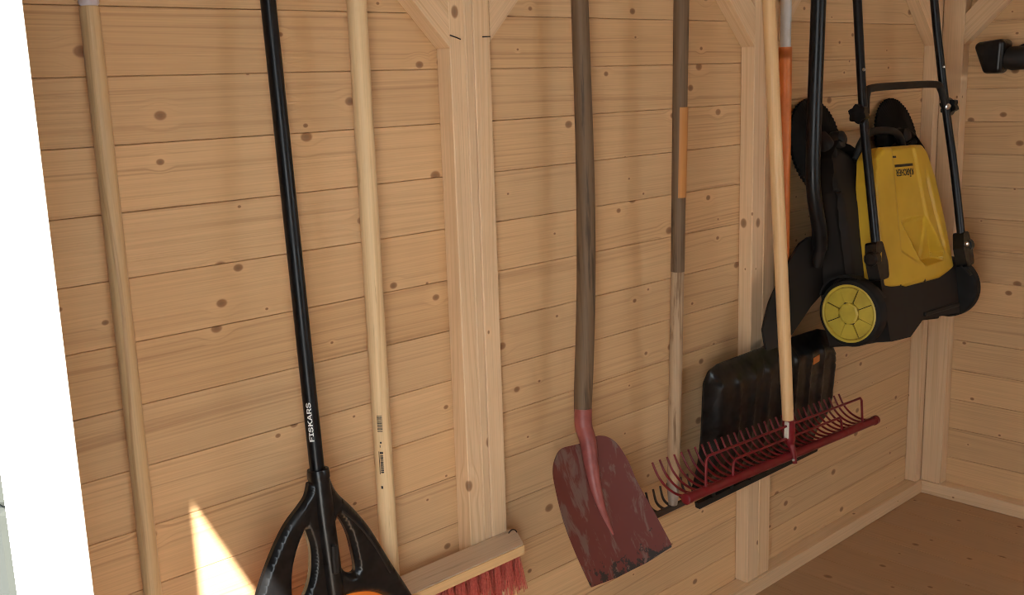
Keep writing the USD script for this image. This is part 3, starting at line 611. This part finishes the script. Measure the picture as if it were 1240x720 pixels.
# ------------------------------------------------------------------ dark scoop with bent tube
t = thing('bent_shovel', 'charcoal shovel with bent black tube, half hidden behind the yellow sweeper', 'shovel', (2.29, -0.12, 0.70))
P = smooth_path([A(2.273, -0.131, 1.73), A(2.274, -0.131, 1.5), A(2.272, -0.129, 1.25), A(2.272, -0.129, 1.11), A(2.279, -0.130, 1.04), A(2.307, -0.131, 0.95), A(2.318, -0.127, 0.905)], 6)
part(t, 'handle_tube', tube(P, 0.0175, 22), 'black_tube', smooth=40)
sc = smoothpoly([(2.265, 0.925), (2.30, 0.935), (2.37, 0.935), (2.47, 0.91), (2.47, 0.855), (2.41, 0.805), (2.30, 0.765), (2.17, 0.695), (2.10, 0.690), (2.10, 0.74), (2.135, 0.80), (2.185, 0.855), (2.235, 0.90)], 0.006)
def warp_sc(v):
    return np.stack([v[:, 0], -0.098 - v[:, 2] - 0.5 * np.clip(0.93 - v[:, 1], 0, 1) ** 2 + 0.3 * (v[:, 0] - 2.3) ** 2, v[:, 1]], 1)
v, f = prism(sc, 0.006, ref=0.015); sm = trimesh.Trimesh(warp_sc(v), f, process=False); sm.fix_normals()
part(t, 'blade', sm, 'dusty', smooth=40)
part(t, 'socket', tube([(2.306, -0.1295, 0.965), (2.318, -0.126, 0.915), (2.322, -0.118, 0.86)], [0.018, 0.0185, 0.010], 20), 'char', smooth=40)

# ------------------------------------------------------------------ sweeper
t = thing('floor_sweeper', 'yellow and black push floor sweeper hanging by its handle near the corner', 'sweeper', (2.635, -0.2, 0.66))
AL, RO = math.radians(12.0), math.radians(2.0)
def roty(v): return A(v[0] * math.cos(RO) + v[2] * math.sin(RO), v[1], -v[0] * math.sin(RO) + v[2] * math.cos(RO))
EX, EU, EN = roty(A(1, 0, 0)), roty(A(0, math.sin(AL), math.cos(AL))), roty(A(0, -math.cos(AL), math.sin(AL)))
SO = A(2.635, -0.212, 0.745)
S = frame(SO, EX, EU, EN)                                   # local (x across, u up the machine, n out from its face)
def sw(v): return S(np.array([v]))[0]
def fixn(m):
    m = trimesh.Trimesh(*meshkit.arrays(m)[:2], process=False); m.fix_normals(); return m
# black chassis
body = smoothpoly([(-0.270, -0.050), (-0.262, -0.088), (-0.120, -0.098), (-0.085, -0.094), (-0.030, -0.064), (0.150, -0.080), (0.195, -0.084), (0.205, 0.0), (0.235, 0.30), (0.255, 0.385), (0.21, 0.43), (0.13, 0.40), (0.10, 0.365), (-0.10, 0.365), (-0.13, 0.40), (-0.21, 0.43), (-0.255, 0.385), (-0.268, 0.30)], 0.008)
bbd = body.boundary
def warp_body(v):
    d = shapely.distance(shapely.points(v[:, :2]), bbd); rnd = 0.016 * (1 - np.sqrt(1 - (1 - np.clip(d / 0.02, 0, 1)) ** 2))
    up_ = v[:, 2] > 0.05
    taper = 0.03 * sst((v[:, 1] - 0.2) / 0.2)
    n_ = np.where(up_, v[:, 2] - rnd - taper, v[:, 2])
    return S(np.stack([v[:, 0], v[:, 1], n_], 1))
v, f = prism(body, 0.088, -0.10, ref=0.014, warp=None); v = v.copy()
v2 = v.copy(); v2[:, 2] += 0.10
def wb2(v):
    d = shapely.distance(shapely.points(v[:, :2]), bbd); rnd = 0.016 * (1 - np.sqrt(1 - (1 - np.clip(d / 0.02, 0, 1)) ** 2))
    n_ = np.where(v[:, 2] > 0.087, v[:, 2] - rnd - 0.03 * sst((v[:, 1] - 0.25) / 0.16), v[:, 2])
    return S(np.stack([v[:, 0], v[:, 1], n_ - 0.10], 1))
part(t, 'chassis', fixn((wb2(v2), f)), 'dusty', smooth=35)
# lower skirt under the hopper
sk = smoothpoly([(-0.205, -0.09), (-0.10, -0.094), (-0.02, -0.060), (0.195, -0.072), (0.208, 0.07), (-0.212, 0.07)], 0.006)
part(t, 'skirt', fixn(mapm(prism(sk, 0.047, -0.012), S)), 'dusty')
part(t, 'skirt_lip', fixn(mapm(cbox((-0.015, -0.054, 0.028), (0.19, -0.042, 0.042), 0.003), S)), 'char')
# yellow hopper lid
W0, W1, U0, U1 = 0.205, 0.128, 0.040, 0.395
lid = smoothpoly([(-W0, U0 + 0.004), (-0.10, U0 - 0.006), (0.10, U0 - 0.006), (W0, U0 + 0.010), (0.185, 0.20), (0.160, 0.31), (W1, 0.375), (W1 - 0.025, U1), (-W1 + 0.01, U1), (-W1 - 0.025, 0.370), (-0.178, 0.30), (-0.192, 0.20)], 0.012)
lbd = lid.boundary
pocket = Polygon([(-0.095, 0.115), (0.050, 0.110), (0.115, 0.165), (0.150, 0.115), (0.115, 0.072), (0.0, 0.070), (-0.03, 0.078)])
chan = Polygon([(-0.075, 0.40), (0.045, 0.40), (0.075, 0.12), (0.06, 0.085), (-0.02, 0.085), (-0.10, 0.125)])
def sdist(poly, p):
    pt = shapely.points(p); d = shapely.distance(pt, poly.boundary); return np.where(shapely.contains(poly, pt), d, -d)
def lid_n(p):
    p = np.asarray(p)[:, :2]; d = shapely.distance(shapely.points(p), lbd); H = 0.060
    rnd = 0.014 * (1 - np.sqrt(1 - (1 - np.clip(d / 0.014, 0, 1)) ** 2))
    cr = 0.010 * (p[:, 0] / 0.2) ** 2
    ch = 0.005 * sst(sdist(chan, p) / 0.009 + 0.2)
    depth = 0.024 * sst((0.20 - p[:, 1]) / 0.11)
    po = (0.004 + 0.030 * sst((0.215 - p[:, 1]) / 0.12)) * sst(sdist(Polygon([(-0.075, 0.205), (0.060, 0.205), (0.135, 0.105), (0.120, 0.082), (0.012, 0.078)]), p) / 0.008 + 0.1)
    gr_ = 0.009 * np.exp(-((p[:, 0] - (0.100 + 0.10 * sst((0.33 - p[:, 1]) / 0.28) * 0.55)) / 0.007) ** 2) * sst((0.34 - p[:, 1]) / 0.05) * sst((p[:, 1] - 0.09) / 0.04)
    return H - rnd - cr - ch - po - gr_
def warp_lid(v):
    return S(np.stack([v[:, 0], v[:, 1], np.where(v[:, 2] > 0.05, lid_n(v), 0.0) - 0.014], 1))
def on_lid(m, lift=0.0003):
    v_, f_, _ = meshkit.arrays(m); v_ = v_.copy(); v_[:, 2] += lid_n(v_) - 0.014 + lift; return fixn((S(v_), f_))
v, f = prism(lid, 0.06, ref=0.0052)
part(t, 'hopper_lid', fixn((warp_lid(v), f)), 'yellow', smooth=40, label='yellow hopper lid with a recessed grip')
for xx in (-0.125, 0.0):
    part(t, 'vent_slot', fixn(mapm(cbox((xx, U0 - 0.004, 0.0385), (xx + 0.006, U0 + 0.010, 0.0445 - 0.01 * (xx / 0.2) ** 2), 0.001), S)), 'print')
# emblem, upside down because the machine hangs handle up
tm = meshkit.text_mesh('KÄRCHER', 0.0165, 0.0006, bold=True); b = tm.bounds; tm.apply_translation([-(b[0][0] + b[1][0]) / 2, -0.008, 0]); tm.apply_scale([0.092 / (b[1][0] - b[0][0]), 1, 1])
tm.apply_transform(trimesh.transformations.rotation_matrix(math.pi, [0, 0, 1])); tm.apply_translation([-0.018, 0.325, 0.0])
part(t, 'emblem', on_lid(tm), 'print', label='black lettering reading KÄRCHER, upside down')
part(t, 'emblem_bar', on_lid(cbox((-0.066, 0.3395, -0.001), (0.030, 0.3465, 0.0008), 0.0003)), 'print')
part(t, 'model_mark', on_lid(cbox((-0.070, 0.364, -0.001), (-0.054, 0.369, 0.0008), 0.0003)), 'print')
# carrying bar across the top between the brush arms
part(t, 'carry_bar', tube(S(smooth_path([A(-0.13, 0.375, -0.03), A(-0.115, 0.415, -0.015), A(-0.07, 0.440, -0.010), A(0.05, 0.440, -0.010), A(0.10, 0.415, -0.015), A(0.12, 0.375, -0.03)], 6)), 0.010, 14), 'char', smooth=40)
# wheels
def wheel(side):
    x0 = side * 0.280 if side < 0 else 0.205; ax = EX * side; c0 = sw((x0, 0, 0))
    w = part(t, 'wheel', lathe([(0.0, 0.0), (0.060, 0.0), (0.078, 0.004), (0.083, 0.010), (0.083, 0.034), (0.0795, 0.041), (0.071, 0.044), (0.0705, 0.038), (0.0, 0.038)], c0, ax, 56), 'rubber', smooth=35, label='black rubber wheel')
    part(w, 'rim', lathe([(0.0705, 0.036), (0.0715, 0.0445), (0.0685, 0.046), (0.0655, 0.045), (0.0640, 0.041), (0.0635, 0.0375)], c0, ax, 56), 'yellow_wheel', smooth=35, label='yellow rim')
    part(w, 'hub', lathe([(0.0, 0.0465), (0.022, 0.0465), (0.027, 0.0445), (0.028, 0.038)], c0, ax, 8), 'yellow_wheel')
    e = EU; g = np.cross(ax, e)
    for k in range(8):
        a0, a1 = k * math.pi / 4 + 0.25, (k + 1) * math.pi / 4 + 0.25
        hi_ = 0.0435 if k % 2 else 0.0405
        gap = 0.035; pts = []
        for rr_ in (0.0285, 0.0633):
            for aa in np.linspace(a0 + gap * 0.03 / rr_, a1 - gap * 0.03 / rr_, 5):
                for hh in (0.0385, hi_ if rr_ < 0.05 else hi_ - 0.0012):
                    pts.append(c0 + ax * hh + rr_ * (math.cos(aa) * e + math.sin(aa) * g))
        part(w, 'spoke_panel', trimesh.convex.convex_hull(np.array(pts)), 'yellow_wheel')
wheel(-1); wheel(1)
for s_ in (-1, 1):                                           # fender over each wheel
    pts = [(0.09 * math.cos(a), 0.09 * math.sin(a)) for a in np.linspace(0.35, 2.6, 22)]; inn = [(0.0855 * math.cos(a), 0.0855 * math.sin(a)) for a in np.linspace(2.6, 0.35, 22)]
    fm = prism(Polygon(pts + inn), 0.03); V = np.stack([s_ * ((0.272 if s_ < 0 else 0.199) + fm[0][:, 2]), -fm[0][:, 0] * -0.25 + fm[0][:, 1], -fm[0][:, 0]], 1)
    part(t, 'fender', fixn((S(V), fm[1])), 'char', smooth=40)
# side brushes
def side_brush(s_):
    c0 = sw((s_ * 0.215, 0.425, -0.083)); rbr = random.Random(30 + s_)
    ax = EN
    e, g = EX, EU
    m = 260; out, inn = [], []
    V, F = [], []
    for k in range(m):
        a = 2 * math.pi * k / m; R_ = 0.1185 + (0.0016 if k % 4 < 2 else -0.0012) + rbr.uniform(-0.0008, 0.0008)
        for rr_, h in ((0.03, 0.010), (0.07, 0.008), (R_, 0.001), (R_, -0.006), (0.03, -0.004)):
            V.append(c0 + ax * h + rr_ * (math.cos(a) * e + math.sin(a) * g))
    for k in range(m):
        k2 = (k + 1) % m
        for q in range(5):
            q2 = (q + 1) % 5; F += [[5 * k + q, 5 * k2 + q, 5 * k2 + q2], [5 * k + q, 5 * k2 + q2, 5 * k + q2]]
    b_ = part(t, 'side_brush', fixn((np.array(V), np.array(F))), 'bristle_black', smooth=False, label='black round side brush')
    part(b_, 'brush_hub', lathe([(0.034, -0.003), (0.034, 0.012), (0.030, 0.016), (0.0, 0.018)], c0, ax, 24), 'char', smooth=35)
    part(t, 'brush_arm', tube(S(smooth_path([A(s_ * 0.19, 0.36, -0.085), A(s_ * 0.205, 0.39, -0.060), A(s_ * 0.225, 0.42, -0.050), A(s_ * 0.222, 0.445, -0.066)], 6)), np.linspace(0.022, 0.017, 19), 18), 'dusty', smooth=40)
    part(t, 'brush_cap', lathe([(0.0, 0.05), (0.012, 0.049), (0.021, 0.043), (0.023, 0.03), (0.023, 0.015)], sw((s_ * 0.175, 0.43, -0.075)), ax, 24), 'dusty', smooth=35)
side_brush(-1); side_brush(1)
# push handle
for s_ in (-1, 1):
    xo = {-1: (2.378, 2.412, 2.432, 2.435), 1: (2.855, 2.858, 2.842, 2.838)}[s_]; zo = 0.885 if s_ < 0 else 0.85
    P = pole_path([A(xo[0], -0.247, zo), A((xo[0] + xo[1]) / 2, -0.212, 1.06), A(xo[1], -0.179, 1.23), A(xo[2], -0.142, 1.50), A(xo[3], -0.12, 1.73)])
    part(t, 'handle_tube', tube(P, 0.0108, 18), 'black_tube', smooth=40)
    # pivot bracket at the foot of the tube
    br = smoothpoly([(-0.022, -0.052), (0.024, -0.048), (0.028, -0.01), (0.016, 0.042), (-0.016, 0.042), (-0.028, 0.0)], 0.01)
    bfr2 = frame(A(xo[0] + s_ * 0.004, -0.247, zo), EX, EU, EN)
    pb = part(t, 'pivot_bracket', fixn(mapm(prism(br, 0.03, -0.016), bfr2)), 'black', smooth=30)
    part(t, 'pivot_knob', lathe([(0.0, 0.03), (0.013, 0.029), (0.018, 0.023), (0.019, 0.004), (0.0, 0.0)], A(xo[0] + s_ * 0.012, -0.247, zo + 0.004), EX * s_, 20), 'black', smooth=35)
    if s_ < 0: part(t, 'bracket_mark', fixn(mapm(prism(Polygon([(-0.010, 0.010), (0.002, 0.016), (-0.006, -0.006)]), 0.0012, 0.0142), bfr2)), 'yellow', label='small yellow mark on the left bracket')
    # star knob and bolt half way up
    kb = A(xo[1], -0.179, 1.23); ks = []
    for q in range(24):
        a = 2 * math.pi * q / 24; ks.append((0.0215 + 0.003 * math.cos(6 * a)) * A(math.cos(a), math.sin(a)))
    kfr = frame(kb + EX * s_ * 0.009, EU, np.cross(EX * s_, EU), EX * s_)
    part(t, 'star_knob', fixn(mapm(prism(Polygon(ks), 0.020, 0.003), kfr)), 'black', smooth=50)
    part(t, 'bolt', lathe([(0.0, 0.005), (0.005, 0.0042), (0.008, 0.002), (0.0085, -0.003)], kb + A(-0.0072, -0.0095, 0) if s_ > 0 else kb + A(-0.012, 0, 0), A(-0.6, -0.8, 0) if s_ > 0 else -EX, 18), 'chrome', smooth=35)
    part(t, 'rivet', lathe([(0.0, 0.003), (0.003, 0.0024), (0.004, -0.001)], A(np.interp(1.335, [1.23, 1.5], xo[1:3]) - 0.005, -0.1748, 1.335), A(-0.5, -0.85, 0), 12), 'chrome')
part(t, 'pivot_bolt', lathe([(0.0, 0.006), (0.005, 0.005), (0.0075, 0.001)], A(2.844, -0.262, 0.862), A(-0.5, -0.85, 0), 16), 'chrome', smooth=35)
P = smooth_path([A(2.420, -0.181, 1.23), A(2.424, -0.178, 1.25), A(2.434, -0.174, 1.277), A(2.462, -0.172, 1.290), A(2.63, -0.172, 1.292), A(2.805, -0.172, 1.290), A(2.834, -0.174, 1.277), A(2.846, -0.178, 1.25), A(2.852, -0.181, 1.23)], 6)
part(t, 'cross_bar', tube(P, 0.0095, 16), 'char', smooth=40)

# ------------------------------------------------------------------ black fitting on the far wall
t = thing('wall_lamp', 'small black wall fitting with a tapered rounded head on the far wall', 'wall fitting', (XR, -0.27, 1.36))
C0 = A(XR - 0.0005, -0.272, 1.356)
part(t, 'base', lathe([(0.0, 0.034), (0.026, 0.034), (0.035, 0.028), (0.037, 0.016), (0.037, 0.0), (0.0, 0.0)], C0, (-1, 0, 0), 32), 'black', smooth=35)
part(t, 'neck', tube([C0 + A(-0.025, 0.0, -0.002), C0 + A(-0.036, 0.03, -0.004), C0 + A(-0.042, 0.065, 0.0)], [0.033, 0.033, 0.026], 20), 'char', smooth=40)
hs = []
for (yy, zz_, xx_) in ((0.050, -0.040, 0.026), (0.098, -0.040, 0.026), (0.044, 0.046, 0.034), (0.118, 0.040, 0.034)):
    for sx in (-1, 1): hs.append((C0 + A(-0.046 + sx * (xx_ - 0.012), yy + (0.010 if yy < 0.08 else -0.010), zz_ - (0.010 if zz_ > 0 else -0.010)), 0.0145))
hull = Manifold.batch_hull([Manifold.sphere(r_, 20).translate(tuple(c)) for c, r_ in hs])
part(t, 'head', hull, 'black', smooth=35)
